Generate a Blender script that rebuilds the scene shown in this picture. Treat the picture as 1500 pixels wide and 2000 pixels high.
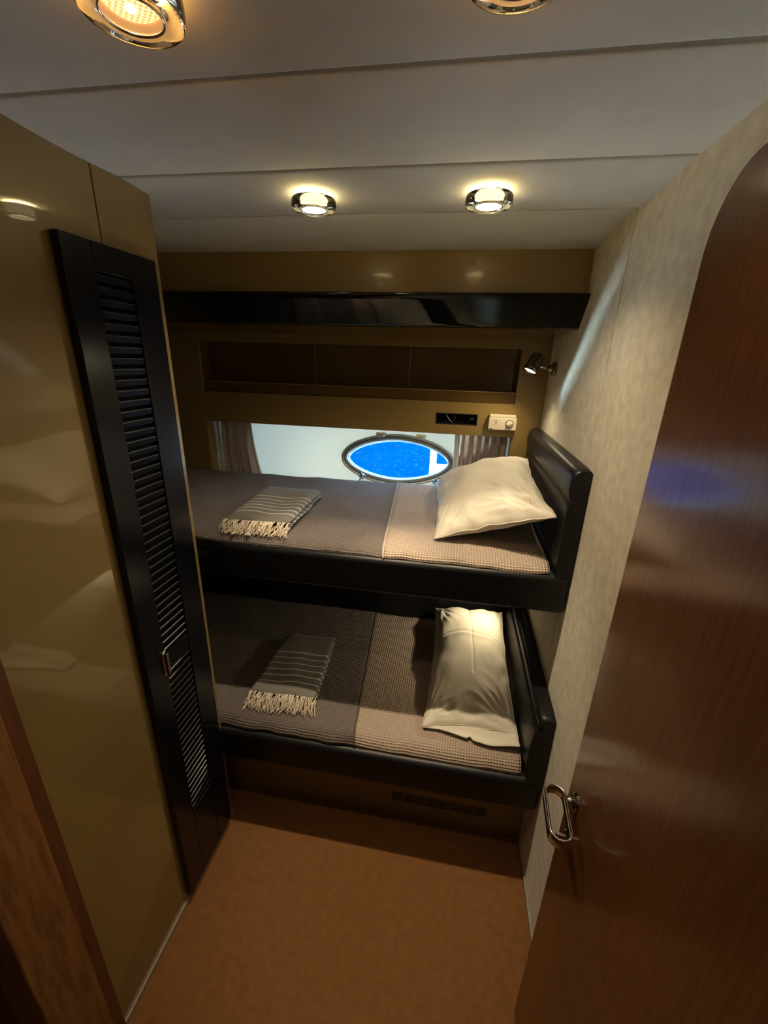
import bpy, bmesh, math, random
from mathutils import Vector, Matrix, noise
random.seed(7)
PI = math.pi
for o in list(bpy.data.objects):
    bpy.data.objects.remove(o)
S = bpy.context.scene
C = S.collection

# ------------------------------------------------------------------ camera
cam_d = bpy.data.cameras.new('camera')
cam = bpy.data.objects.new('camera', cam_d); C.objects.link(cam); S.camera = cam
cam_d.sensor_fit = 'HORIZONTAL'; cam_d.sensor_width = 36; cam_d.lens = 820 / 1500 * 36
cam_d.clip_start = .02; cam_d.clip_end = 500
def cam_axes(p, y, r):
    f = Vector((math.sin(y) * math.cos(p), math.cos(y) * math.cos(p), -math.sin(p)))
    rt = Vector((math.cos(y), -math.sin(y), 0)); dn = f.cross(rt)
    c, s = math.cos(r), math.sin(r)
    return c * rt + s * dn, -s * rt + c * dn, f
R_, D_, F_ = cam_axes(math.radians(19.9), math.radians(-9.08), math.radians(-1.72))
cam.matrix_world = Matrix(((R_.x, -D_.x, -F_.x, 0), (R_.y, -D_.y, -F_.y, 0), (R_.z, -D_.z, -F_.z, 1.62), (0, 0, 0, 1)))

# ------------------------------------------------------------------ colour, sky, sun, exposure
S.view_settings.view_transform = 'Standard'; S.view_settings.look = 'None'
S.view_settings.gamma = 1; S.view_settings.use_curve_mapping = False
S.view_settings.exposure = 0.3
W = bpy.data.worlds.new('sky'); S.world = W; W.use_nodes = True
bg = W.node_tree.nodes['Background']; bg.inputs[0].default_value = (.30, .60, 1, 1); bg.inputs[1].default_value = 20.0

DOWNLIGHT_W = 17.0
NEAR_W = 3.0
READING_W = 3.1
GLINT_W = 900.0
def lamp(name, kind, energy, color, parent=None, loc=(0, 0, 0), aim=None, **kw):
    d = bpy.data.lights.new(name, kind); d.energy = energy; d.color = color
    for k, v in kw.items(): setattr(d, k, v)
    o = bpy.data.objects.new(name, d); C.objects.link(o); o.location = loc
    if aim is not None: o.rotation_euler = Vector(aim).to_track_quat('-Z', 'Y').to_euler()
    if parent: o.parent = parent
    return o
sun = lamp('sunlight', 'SUN', 5.0, (1, .95, .86), None, (-4, -4, 6), (.35, .75, -.85), angle=.01)
glint = lamp('sun_glint_off_the_sea', 'SPOT', GLINT_W, (.62, .88, 1), None, (-2.1, 4.0, -.46),
             Vector((-.28, 2.15, 1.12)) - Vector((-2.1, 4.0, -.46)), spot_size=.35, spot_blend=.3, shadow_soft_size=.13)
for gx, gy, gz in ((-1.2, 4.2, -.4), (.35, 4.5, -.4), (-.4, 6.0, -.45)):
    lamp('sun_glitter_off_the_sea', 'SPOT', 640, (1, .95, .86), None, (gx, gy, gz), Vector((-.283, 2.15, 1.128)) - Vector((gx, gy, gz)), spot_size=.5, spot_blend=.4, shadow_soft_size=.55)
portal = lamp('porthole_sky_portal', 'AREA', 1, (1, 1, 1), None, (-.283, 2.22, 1.128), (0, -1, 0), shape='RECTANGLE', size=.6, size_y=.28)
portal.data.cycles.is_portal = True
# dim unseen fill light added in the passage behind the camera
lamp('passage_fill', 'AREA', .7, (1, .78, .52), None, (-.2, -.55, 1.93), (0, 0, -1), shape='DISK', size=.25)

# ------------------------------------------------------------------ materials
def mat(name, col, rough=.5, metal=0, coat=0, coat_r=.1, spec=None, sheen=0):
    m = bpy.data.materials.new(name); m.use_nodes = True
    b = m.node_tree.nodes['Principled BSDF']
    b.inputs['Base Color'].default_value = (*col, 1); b.inputs['Roughness'].default_value = rough
    b.inputs['Metallic'].default_value = metal
    b.inputs['Coat Weight'].default_value = coat; b.inputs['Coat Roughness'].default_value = coat_r
    if spec is not None: b.inputs['Specular IOR Level'].default_value = spec
    if sheen: b.inputs['Sheen Weight'].default_value = sheen
    return m
def nd(m, t, **kw):
    n = m.node_tree.nodes.new(t)
    for k, v in kw.items(): setattr(n, k, v)
    return n
def lk(m, a, b): m.node_tree.links.new(a, b)
def bsdf(m): return m.node_tree.nodes['Principled BSDF']
def noisy(m, c1, c2, scale=(1, 1, 1), nscale=20, detail=4, bump=0, bscale=None, lo=.35, hi=.65, dist=.002):
    tc = nd(m, 'ShaderNodeTexCoord'); mp = nd(m, 'ShaderNodeMapping'); mp.inputs['Scale'].default_value = scale
    lk(m, tc.outputs['Object'], mp.inputs[0])
    n = nd(m, 'ShaderNodeTexNoise'); n.inputs['Scale'].default_value = nscale; n.inputs['Detail'].default_value = detail
    lk(m, mp.outputs[0], n.inputs['Vector'])
    r = nd(m, 'ShaderNodeValToRGB'); r.color_ramp.elements[0].position = lo; r.color_ramp.elements[1].position = hi
    r.color_ramp.elements[0].color = (*c1, 1); r.color_ramp.elements[1].color = (*c2, 1)
    lk(m, n.outputs['Fac'], r.inputs[0]); lk(m, r.outputs[0], bsdf(m).inputs['Base Color'])
    if bump:
        n2 = nd(m, 'ShaderNodeTexNoise'); n2.inputs['Scale'].default_value = bscale or nscale; n2.inputs['Detail'].default_value = 3
        lk(m, mp.outputs[0], n2.inputs['Vector'])
        b = nd(m, 'ShaderNodeBump'); b.inputs['Strength'].default_value = bump; b.inputs['Distance'].default_value = dist
        lk(m, n2.outputs['Fac'], b.inputs['Height']); lk(m, b.outputs[0], bsdf(m).inputs['Normal'])
    return m
def emit(name, col, st):
    m = bpy.data.materials.new(name); m.use_nodes = True; b = bsdf(m)
    b.inputs['Base Color'].default_value = (*col, 1); b.inputs['Emission Color'].default_value = (*col, 1)
    b.inputs['Emission Strength'].default_value = st
    return m

M = {}
M['lacquer'] = noisy(mat('ochre_lacquer', (.27, .19, .07), .35, coat=1, coat_r=.03), (.225, .160, .058), (.245, .176, .065), nscale=3, bump=.05, bscale=2.5, dist=.02)
M['lacquer_back'] = mat('ochre_lacquer_matt', (.28, .19, .062), .34, coat=.2, coat_r=.1)
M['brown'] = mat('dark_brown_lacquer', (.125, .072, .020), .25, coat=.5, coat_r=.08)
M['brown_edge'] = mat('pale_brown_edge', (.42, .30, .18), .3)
M['black_gloss'] = mat('black_gloss', (.004, .005, .007), .07, spec=.4)
M['black_satin'] = mat('black_satin_lacquer', (.004, .0045, .008), .22, spec=.35)
M['black_slat'] = mat('black_slat_lacquer', (.004, .0045, .007), .45, spec=.08)
M['nosing_highlight'] = mat('slat_edge_highlight', (.02, .022, .028), .3, spec=1.0)  # lighter and glossier than the slats, puts the edge highlight into the material
M['black_void'] = mat('black_matt', (.004, .004, .004), .8)
M['leather'] = noisy(mat('black_leather', (.012, .013, .016), .40, spec=.38), (.005, .0055, .007), (.008, .0085, .010), nscale=60, bump=.25, bscale=350, dist=.0006)
M['suede_ceiling'] = noisy(mat('grey_suede', (.5, .48, .44), .95, sheen=.2), (.70, .745, .735), (.78, .82, .81), nscale=9, detail=8, bump=.12, bscale=260, dist=.001)
M['suede_wall'] = noisy(mat('beige_suede', (.5, .43, .3), .9, sheen=.2), (.56, .51, .38), (.68, .63, .49), scale=(1, 1, 1), nscale=34, detail=9, bump=.15, bscale=220, dist=.001)
M['wood'] = noisy(mat('cherry_wood', (.2, .07, .02), .5, spec=.12, coat=.65, coat_r=.15), (.125, .046, .013), (.175, .067, .020), scale=(16, 16, .9), nscale=14, detail=6, bump=.04, dist=.001)
M['jamb'] = noisy(mat('brown_jamb_wood', (.25, .11, .04), .5), (.17, .072, .022), (.30, .135, .045), scale=(10, 10, 1.2), nscale=9, detail=6, bump=.05)
M['jamb_dark'] = noisy(mat('red_brown_jamb_wood', (.14, .05, .018), .5), (.10, .034, .011), (.16, .058, .02), scale=(10, 10, 1.2), nscale=9, detail=6)
M['carpet'] = noisy(mat('tan_carpet', (.3, .13, .045), 1, spec=.1, sheen=.3), (.185, .082, .026), (.235, .107, .036), nscale=40, detail=10, bump=.6, bscale=420, dist=.003, lo=.3, hi=.7)
M['skirt'] = mat('skirting_grey', (.32, .28, .22), .4)
M['liner'] = mat('white_hull_liner', (.72, .84, .82), .45)
m = M['liner']; mo = [n for n in m.node_tree.nodes if n.type == 'OUTPUT_MATERIAL'][0]
tl = nd(m, 'ShaderNodeBsdfTranslucent'); tl.inputs[0].default_value = (1, .84, .68, 1)
mxx = nd(m, 'ShaderNodeMixShader'); mxx.inputs[0].default_value = .23
lk(m, bsdf(m).outputs[0], mxx.inputs[1]); lk(m, tl.outputs[0], mxx.inputs[2]); lk(m, mxx.outputs[0], mo.inputs['Surface'])
M['hull'] = mat('hull_laminate', (.5, .5, .5), .5)
M['chrome'] = mat('chrome', (.80, .80, .81), .12, 1)
M['chrome_dark'] = mat('dark_chrome', (.30, .29, .28), .14, 1)
M['gasket'] = mat('grey_rubber', (.38, .37, .34), .35)
M['steel'] = mat('brushed_steel', (.82, .82, .82), .34, 1)
M['curtain'] = noisy(mat('taupe_curtain', (.42, .33, .27), .85), (.62, .53, .46), (.74, .64, .56), scale=(8, 8, 1), nscale=8, bump=.1)
m = M['curtain']; mo = [n for n in m.node_tree.nodes if n.type == 'OUTPUT_MATERIAL'][0]
tl = nd(m, 'ShaderNodeBsdfTranslucent'); tl.inputs[0].default_value = (.72, .58, .50, 1)
mxx = nd(m, 'ShaderNodeMixShader'); mxx.inputs[0].default_value = .5
lk(m, bsdf(m).outputs[0], mxx.inputs[1]); lk(m, tl.outputs[0], mxx.inputs[2]); lk(m, mxx.outputs[0], mo.inputs['Surface'])
M['lining'] = mat('white_lining', (.8, .8, .78), .8)
M['cream'] = mat('cream_plastic', (.72, .64, .48), .4)
M['ink'] = mat('dark_print', (.03, .028, .025), .6)
M['pillow'] = noisy(mat('ivory_cotton', (.76, .70, .58), .85, sheen=.1), (.64, .60, .50), (.69, .65, .55), nscale=5, bump=.12, bscale=9, dist=.006)
M['fringe'] = mat('cream_yarn', (.72, .63, .50), .9)
M['white_paint'] = mat('white_paint', (.85, .85, .85), .4)
M['cable_grey'] = mat('grey_cable', (.25, .25, .24), .4)
M['cable_green'] = mat('green_plug', (.02, .12, .09), .4)
M['grille_dark'] = mat('grille_dark', (.012, .008, .005), .7)
M['bulb'] = emit('warm_lens', (1, .62, .24), 1.3)
M['bulb_rear'] = emit('pale_warm_lens', (1, .83, .52), 6)
M['bulb_core'] = emit('bright_filament', (1, .90, .70), 16)
M['glow'] = emit('amber_leak', (1, .46, .09), 24)
M['glow_rear'] = emit('pale_amber_leak', (1, .76, .34), 45)
M['sleeve'] = emit('amber_lens_leak', (1, .60, .26), .22)
M['sleeve_rear'] = emit('pale_lens_leak', (1, .88, .62), 1.0)
M['read_lens'] = emit('reading_lens', (1, .88, .66), 14)
# lens grid
for k in ('bulb', 'bulb_rear'):
    m = M[k]; tc = nd(m, 'ShaderNodeTexCoord'); v = nd(m, 'ShaderNodeTexChecker'); v.inputs['Scale'].default_value = 300
    v.inputs[1].default_value = (1, .74, .36, 1) if k == 'bulb' else (1, .86, .58, 1); v.inputs[2].default_value = (.62, .34, .10, 1) if k == 'bulb' else (.75, .60, .34, 1)
    lk(m, tc.outputs['Object'], v.inputs['Vector']); lk(m, v.outputs[0], bsdf(m).inputs['Emission Color'])
# clear glass puck
g = bpy.data.materials.new('clear_glass'); g.use_nodes = True; bb = bsdf(g)
bb.inputs['Base Color'].default_value = (.97, .98, .96, 1); bb.inputs['Roughness'].default_value = .02; bb.inputs['Transmission Weight'].default_value = 1; bb.inputs['IOR'].default_value = 1.48
M['glass'] = g
# thin window pane
g = bpy.data.materials.new('thin_pane'); g.use_nodes = True; nt = g.node_tree; nt.nodes.clear()
out = nt.nodes.new('ShaderNodeOutputMaterial'); mx = nt.nodes.new('ShaderNodeMixShader'); tr = nt.nodes.new('ShaderNodeBsdfTransparent'); gl = nt.nodes.new('ShaderNodeBsdfGlossy')
tr.inputs[0].default_value = (.93, .97, 1, 1); gl.inputs['Roughness'].default_value = .02; mx.inputs[0].default_value = .05
nt.links.new(tr.outputs[0], mx.inputs[1]); nt.links.new(gl.outputs[0], mx.inputs[2]); nt.links.new(mx.outputs[0], out.inputs[0])
M['pane'] = g
# sea
m = mat('blue_sea', (.0, .10, .62), .12)
bsdf(m).inputs['Specular IOR Level'].default_value = 0
noisy(m, (.0, .0155, .044), (.0, .019, .052), nscale=1.2, detail=6, bump=.35, bscale=7, dist=.1)
n3 = nd(m, 'ShaderNodeTexNoise'); n3.inputs['Scale'].default_value = 9; n3.inputs['Detail'].default_value = 5  # sun sparkles painted into the colour as lighter cyan speckles
tcs = nd(m, 'ShaderNodeTexCoord'); lk(m, tcs.outputs['Object'], n3.inputs['Vector'])
rs = nd(m, 'ShaderNodeValToRGB'); rs.color_ramp.elements[0].position = .62; rs.color_ramp.elements[1].position = .78
lk(m, n3.outputs['Fac'], rs.inputs[0])
mc = nd(m, 'ShaderNodeMixRGB'); src = bsdf(m).inputs['Base Color'].links[0].from_socket
lk(m, rs.outputs[0], mc.inputs[0]); lk(m, src, mc.inputs[1]); mc.inputs[2].default_value = (.02, .05, .07, 1); lk(m, mc.outputs[0], bsdf(m).inputs['Base Color'])
M['sea'] = m
# waffle weave, UV in metres
def waffle(name, c1, c2, cell=.0086):
    m = mat(name, c1, .95, spec=.2, sheen=.15)
    uv = nd(m, 'ShaderNodeUVMap'); sp = nd(m, 'ShaderNodeSeparateXYZ'); lk(m, uv.outputs[0], sp.inputs[0])
    hs = []
    for i in (0, 1):
        a = nd(m, 'ShaderNodeMath', operation='MULTIPLY'); a.inputs[1].default_value = PI / cell; lk(m, sp.outputs[i], a.inputs[0])
        s = nd(m, 'ShaderNodeMath', operation='SINE'); lk(m, a.outputs[0], s.inputs[0])
        ab = nd(m, 'ShaderNodeMath', operation='ABSOLUTE'); lk(m, s.outputs[0], ab.inputs[0])
        hs.append(ab)
    mu = nd(m, 'ShaderNodeMath', operation='MULTIPLY'); lk(m, hs[0].outputs[0], mu.inputs[0]); lk(m, hs[1].outputs[0], mu.inputs[1])
    r = nd(m, 'ShaderNodeValToRGB'); r.color_ramp.elements[0].color = (*c1, 1); r.color_ramp.elements[1].color = (*c2, 1)
    r.color_ramp.elements[0].position = .15; r.color_ramp.elements[1].position = .9
    lk(m, mu.outputs[0], r.inputs[0]); lk(m, r.outputs[0], bsdf(m).inputs['Base Color'])
    b = nd(m, 'ShaderNodeBump'); b.inputs['Strength'].default_value = .9; b.inputs['Distance'].default_value = .0045
    iv = nd(m, 'ShaderNodeMath', operation='SUBTRACT'); iv.inputs[0].default_value = 1; lk(m, mu.outputs[0], iv.inputs[1])
    lk(m, iv.outputs[0], b.inputs['Height']); lk(m, b.outputs[0], bsdf(m).inputs['Normal'])
    return m
M['waffle_dark'] = waffle('taupe_waffle', (.215, .178, .160), (.125, .103, .092))
M['waffle_light'] = waffle('light_taupe_waffle', (.56, .45, .36), (.36, .28, .22))
M['hem'] = mat('pale_hem', (.44, .38, .33), .9)
M['hem_dark'] = mat('dark_hem', (.10, .075, .065), .9)
# striped towel, UV 0..1 along the length
def towel_mat(name, lines, base):
    m = mat(name, base, .95, sheen=.2)
    uv = nd(m, 'ShaderNodeUVMap'); sp = nd(m, 'ShaderNodeSeparateXYZ'); lk(m, uv.outputs[0], sp.inputs[0])
    r = nd(m, 'ShaderNodeValToRGB'); r.color_ramp.interpolation = 'CONSTANT'
    el = r.color_ramp.elements; el[0].position = 0; el[0].color = (*base, 1)
    el[1].position = 1; el[1].color = (*base, 1)
    for l in lines:
        e = el.new(l - .009); e.color = (.66, .62, .55, 1)
        e = el.new(l + .009); e.color = (*base, 1)
    lk(m, sp.outputs[1], r.inputs[0]); lk(m, r.outputs[0], bsdf(m).inputs['Base Color'])
    tc = nd(m, 'ShaderNodeTexCoord'); n = nd(m, 'ShaderNodeTexNoise'); n.inputs['Scale'].default_value = 300
    lk(m, tc.outputs['Object'], n.inputs['Vector']); b = nd(m, 'ShaderNodeBump'); b.inputs['Strength'].default_value = .3; b.inputs['Distance'].default_value = .001
    lk(m, n.outputs['Fac'], b.inputs['Height']); lk(m, b.outputs[0], bsdf(m).inputs['Normal'])
    return m
M['towel'] = towel_mat('grey_striped_towel', (.15, .245, .34, .435, .53, .62), (.175, .165, .148))

# ------------------------------------------------------------------ mesh helpers
def obj(name, bm, m, parent=None, smooth=False, bevel=0, seg=3, loc=None):
    me = bpy.data.meshes.new(name); bmesh.ops.recalc_face_normals(bm, faces=bm.faces); bm.to_mesh(me); bm.free()
    ms = m if isinstance(m, (list, tuple)) else [m]
    for q in ms: me.materials.append(q)
    if smooth:
        for p in me.polygons: p.use_smooth = True
    o = bpy.data.objects.new(name, me); C.objects.link(o)
    if parent: o.parent = parent
    if bevel:
        b = o.modifiers.new('bevel', 'BEVEL'); b.width = bevel; b.segments = seg; b.limit_method = 'ANGLE'; b.angle_limit = .6
        for p in me.polygons: p.use_smooth = True
        b.harden_normals = True
    return o
def thing(name, label, cat, loc=(0, 0, 0), group=None):
    o = bpy.data.objects.new(name, None); C.objects.link(o); o.location = loc; o.empty_display_size = .05
    return tag(o, label, cat, group)
def tag(o, label, cat, group=None):
    o['label'] = label; o['category'] = cat
    if group: o['group'] = group
    return o
def struct(o, label=None):
    o['kind'] = 'structure'
    if label: o['label'] = label
    return o
def part_label(o, l): o['label'] = l; return o
def box(bm, x0, x1, y0, y1, z0, z1):
    v = [bm.verts.new(p) for p in ((x0, y0, z0), (x1, y0, z0), (x1, y1, z0), (x0, y1, z0), (x0, y0, z1), (x1, y0, z1), (x1, y1, z1), (x0, y1, z1))]
    for f in ((0, 3, 2, 1), (4, 5, 6, 7), (0, 1, 5, 4), (1, 2, 6, 5), (2, 3, 7, 6), (3, 0, 4, 7)): bm.faces.new([v[i] for i in f])
    return v
def boxes(*bs):
    bm = bmesh.new()
    for b in bs: box(bm, *b)
    return bm
def extrude_poly(pts, axis, a, b):
    """closed outline pts (2D) extruded along axis from a to b. axis x: pts are (y,z); y: (x,z); z: (x,y)"""
    bm = bmesh.new()
    def p3(p, t): return {'x': (t, p[0], p[1]), 'y': (p[0], t, p[1]), 'z': (p[0], p[1], t)}[axis]
    A = [bm.verts.new(p3(p, a)) for p in pts]; B = [bm.verts.new(p3(p, b)) for p in pts]
    n = len(pts)
    for i in range(n): bm.faces.new((A[i], A[(i + 1) % n], B[(i + 1) % n], B[i]))
    bm.faces.new(A); bm.faces.new(B)
    return bm
def lathe(bm, prof, n=40, mtx=None, close=True):
    """prof (r,h) spun round local z"""
    rings = []
    for r, h in prof:
        if r < 1e-6: rings.append([bm.verts.new((0, 0, h))])
        else: rings.append([bm.verts.new((r * math.cos(2 * PI * i / n), r * math.sin(2 * PI * i / n), h)) for i in range(n)])
    nv = [v for r in rings for v in r]
    pr = list(zip(rings, rings[1:]))
    if close and len(rings[0]) > 1 and len(rings[-1]) > 1: pr.append((rings[-1], rings[0]))
    for A, B in pr:
        for i in range(n):
            j = (i + 1) % n
            if len(A) == 1: bm.faces.new((A[0], B[i], B[j]))
            elif len(B) == 1: bm.faces.new((A[i], B[0], A[j]))
            else: bm.faces.new((A[i], B[i], B[j], A[j]))
    if mtx is not None: bmesh.ops.transform(bm, matrix=mtx, verts=nv)
def aimed(loc, d):
    return Matrix.Translation(loc) @ Vector(d).to_track_quat('Z', 'Y').to_matrix().to_4x4()
def tube(bm, pts, r, n=8, r1=None, cap=True):
    pts = [Vector(p) for p in pts]; prev = None; L = len(pts)
    for k, p in enumerate(pts):
        t = (pts[min(k + 1, L - 1)] - pts[max(k - 1, 0)]).normalized()
        a = t.orthogonal().normalized() if prev is None else None
        if prev is not None:
            a = (ref - t * ref.dot(t)).normalized()
        ref = a; b = t.cross(a)
        rr = r if r1 is None else r + (r1 - r) * k / (L - 1)
        ring = [bm.verts.new(p + rr * (math.cos(2 * PI * i / n) * a + math.sin(2 * PI * i / n) * b)) for i in range(n)]
        if prev:
            for i in range(n): bm.faces.new((prev[i], prev[(i + 1) % n], ring[(i + 1) % n], ring[i]))
        elif cap: bm.faces.new(ring)
        prev = ring
    if cap: bm.faces.new(prev)
def holed_wall(x0, x1, z0, z1, ya, yb, holes):
    xs = sorted({x0, x1, *[h[0] for h in holes], *[h[1] for h in holes]}); zs = sorted({z0, z1, *[h[2] for h in holes], *[h[3] for h in holes]})
    bm = bmesh.new(); V = {}
    def v(i, j, s):
        if (i, j, s) not in V: V[i, j, s] = bm.verts.new((xs[i], (ya, yb)[s], zs[j]))
        return V[i, j, s]
    def solid(i, j):
        if i < 0 or j < 0 or i >= len(xs) - 1 or j >= len(zs) - 1: return False
        cx, cz = (xs[i] + xs[i + 1]) / 2, (zs[j] + zs[j + 1]) / 2
        return not any(h[0] < cx < h[1] and h[2] < cz < h[3] for h in holes)
    for i in range(len(xs) - 1):
        for j in range(len(zs) - 1):
            if not solid(i, j): continue
            for s in (0, 1): bm.faces.new((v(i, j, s), v(i + 1, j, s), v(i + 1, j + 1, s), v(i, j + 1, s)))
            if not solid(i - 1, j): bm.faces.new((v(i, j, 0), v(i, j + 1, 0), v(i, j + 1, 1), v(i, j, 1)))
            if not solid(i + 1, j): bm.faces.new((v(i + 1, j, 0), v(i + 1, j + 1, 0), v(i + 1, j + 1, 1), v(i + 1, j, 1)))
            if not solid(i, j - 1): bm.faces.new((v(i, j, 0), v(i + 1, j, 0), v(i + 1, j, 1), v(i, j, 1)))
            if not solid(i, j + 1): bm.faces.new((v(i, j + 1, 0), v(i + 1, j + 1, 0), v(i + 1, j + 1, 1), v(i, j + 1, 1)))
    return bm
def fbm(x, y, z=0): return noise.noise(Vector((x, y, z)))

# ------------------------------------------------------------------ the setting
XL, XR, ZC = -.704, .357, 1.95
XE = -1.62           # far left end of the berths, hidden behind the wardrobe wall
struct(obj('floor', boxes((XE - .03, XR + .05, -1.0, 2.05, -.04, 0)), M['carpet']), 'tan carpet on the cabin floor')
# ceiling: upholstered strips with grooves across
prof = []
cuts = [-1.0, -.2, .20, .645, .918, 1.176, 1.475]
for a, b in zip(cuts, cuts[1:]):
    n = 80
    for i in range(n + 1):
        t = .5 - .5 * math.cos(PI * i / n); y = a + (b - a) * t
        edge = min(t, 1 - t) * (b - a)
        z = ZC + .008 * math.exp(-edge / .0022) - .004 * math.sin(PI * t)
        if b > 1.4: z = ZC + .008 * math.exp(-t * (b - a) / .0022) - .004 * math.sin(PI * t) - .012 * max(0, (t - .6) / .4) ** 2
        prof.append((y, z))
outline = prof + [(1.475, ZC + .06), (-1.0, ZC + .06)]
struct(obj('ceiling', extrude_poly(outline, 'x', XE - .03, XR + .05), M['suede_ceiling']), 'grey suede ceiling in padded strips')
struct(obj('light_block_roof', boxes((XE - .05, XR + .06, -1.05, 2.6, 2.03, 2.08)), M['black_void']))  # unseen slab added over the ceiling to keep outside light from leaking in
# left wardrobe wall with its seam above the louvred door, return face and jamb
bm = boxes((XL - .02, XL, .445, .8385, 0, ZC), (XL - .02, XL, .8415, 1.002, 0, ZC), (XL - .03, XL - .012, .46, .99, 0, ZC), (XE, XL - .019, .98, 1.002, 0, ZC))
struct(obj('wall_left', bm, M['lacquer'], bevel=.0015, seg=2), 'glossy ochre lacquered wall beside the louvred door')
struct(obj('baseboard_left', boxes((XL, XL + .006, .445, 1.0, 0, .016), (XL - .02, XL, 1.002, 1.008, 0, .016)), M['skirt'], bevel=.001), 'thin grey skirting strip')
struct(obj('trim_1', boxes((XL - .04, -.672, .312, .412, 0, ZC)), M['jamb'], bevel=.004), 'brown wooden door jamb at the near left')
struct(obj('trim_2', boxes((XL - .04, -.688, .412, .446, 0, ZC)), M['jamb_dark'], bevel=.002), 'darker red-brown rebate of the jamb')
bm = boxes((XE - .03, XE, -1.0, 2.5, -.04, 2.03))
struct(obj('wall_far_left', bm, M['lacquer_back']))
struct(obj('wall_rear', boxes((XE, XR, -1.03, -1.0, 0, 2.03)), M['wood']))
struct(obj('wall_passage', boxes((XE, XL - .041, .33, .35, 0, ZC)), M['wood']))
# right suede wall in two panels with a groove between
bm = boxes((XR, XR + .03, -1.0, 1.1715, 0, ZC + .012), (XR, XR + .03, 1.1745, 2.35, 0, ZC + .012), (XR + .012, XR + .05, -1.0, 2.55, -.04, 2.03))
struct(obj('wall_right', bm, M['suede_wall'], bevel=.0015, seg=2), 'beige suede wall at the head of the berths')
struct(obj('baseboard_right', boxes((XR - .006, XR, .3, 1.11, 0, .016)), M['skirt'], bevel=.001))
# back wall with niche, window opening and outlet slot
NX0, NX1, NZ0, NZ1 = -1.173, .241, 1.460, 1.676
WX0, WX1, WZ0, WZ1 = -1.171, .246, .99, 1.322
SX0, SX1, SZ0, SZ1 = -.083, .094, 1.365, 1.412
YB = 1.87
struct(obj('wall_back', holed_wall(XE, XR, .99, 1.74, YB, YB + .016, [(NX0, NX1, NZ0, NZ1), (WX0, WX1, .99, WZ1), (SX0, SX1, SZ0, SZ1)]), M['lacquer_back'], bevel=.001, seg=2), 'ochre back wall with long niche')
# window recess lining (top, two ends)
struct(obj('trim_3', boxes((WX0 - .012, WX1 + .012, YB + .016, 2.14, WZ1, WZ1 + .012), (WX0 - .012, WX0, YB + .016, 2.09, .95, WZ1), (WX1, WX1 + .012, YB + .016, 2.09, .95, WZ1)), M['lacquer_back']), 'lining of the window recess')

# kick panel under the lower berth
struct(obj('trim_4', boxes((XE, XR, 1.115, 1.13, 0, .31)), M['lacquer_back']), 'ochre kick panel below the lower berth')

# hull liner with the oval opening
HY, HZ, TILT = 2.15, 1.128, .20
HUL = Matrix.Translation((0, HY, HZ)) @ Matrix.Rotation(-TILT, 4, 'X')    # local z tips outward going up
PXC = -.283
def oval(a, b, n=96, p=1.78):
    pts = []
    for i in range(n):
        t = 2 * PI * i / n; c, s = math.cos(t), math.sin(t)
        pts.append((PXC + a * math.copysign(abs(c) ** (2 / p), c), b * math.copysign(abs(s) ** (2 / p), s)))
    # even out spacing
    return pts
def resample(pts, n):
    L = [0]; m = len(pts)
    for i in range(m):
        p, q = pts[i], pts[(i + 1) % m]; L.append(L[-1] + math.hypot(q[0] - p[0], q[1] - p[1]))
    out = []; k = 0
    for i in range(n):
        d = L[-1] * i / n
        while L[k + 1] < d: k += 1
        t = (d - L[k]) / max(1e-9, L[k + 1] - L[k]); p, q = pts[k], pts[(k + 1) % m]
        out.append((p[0] + (q[0] - p[0]) * t, p[1] + (q[1] - p[1]) * t))
    return out
OV = resample(oval(.272, .106, 400), 96)
def offs(pts, d):
    n = len(pts); out = []
    for i in range(n):
        tx = pts[(i + 1) % n][0] - pts[i - 1][0]; tz = pts[(i + 1) % n][1] - pts[i - 1][1]; l = math.hypot(tx, tz)
        out.append((pts[i][0] + d * tz / l, pts[i][1] - d * tx / l))
    return out
bm = bmesh.new(); o1 = offs(OV, .012)
def rect_pt(p):
    dx, dz = p[0] - PXC, p[1]
    x0, x1, z0, z1 = -1.0, .62, -.16, .215
    k = min(((x1 if dx > 0 else x0) / dx) if abs(dx) > 1e-6 else 1e9, ((z1 if dz > 0 else z0) / dz) if abs(dz) > 1e-6 else 1e9)
    return (PXC + dx * k, dz * k)
loops = []
for y in (0, .03):
    A = [bm.verts.new((p[0], y, p[1])) for p in o1]; B = [bm.verts.new((rect_pt(p)[0], y, rect_pt(p)[1])) for p in o1]
    loops.append((A, B)); n = len(A)
    for i in range(n): bm.faces.new((A[i], A[(i + 1) % n], B[(i + 1) % n], B[i]))
A, B = loops[0][0], loops[1][0]
for i in range(n): bm.faces.new((A[i], A[(i + 1) % n], B[(i + 1) % n], B[i]))
bmesh.ops.transform(bm, matrix=HUL, verts=bm.verts)
struct(obj('wall_hull', bm, M['liner']), 'white hull side behind the window opening')
bm = boxes((-1.70, .40, 0, .03, .215, 1.0), (-1.70, .40, 0, .03, -1.25, -.16), (-1.70, PXC - 1.0, 0, .03, -.16, .215), (PXC + .62, .40, 0, .03, -.16, .215))
bmesh.ops.transform(bm, matrix=HUL, verts=bm.verts)
struct(obj('wall_hull_outer', bm, M['hull']))
struct(obj('trim_5', boxes((WX0 - .012, WX1 + .012, 1.867, 2.115, .985, .995)), M['lacquer_back']), 'added unseen ledge behind the upper mattress, stops light leaking down')  # added to stop hull light leaking down behind the berth
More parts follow.
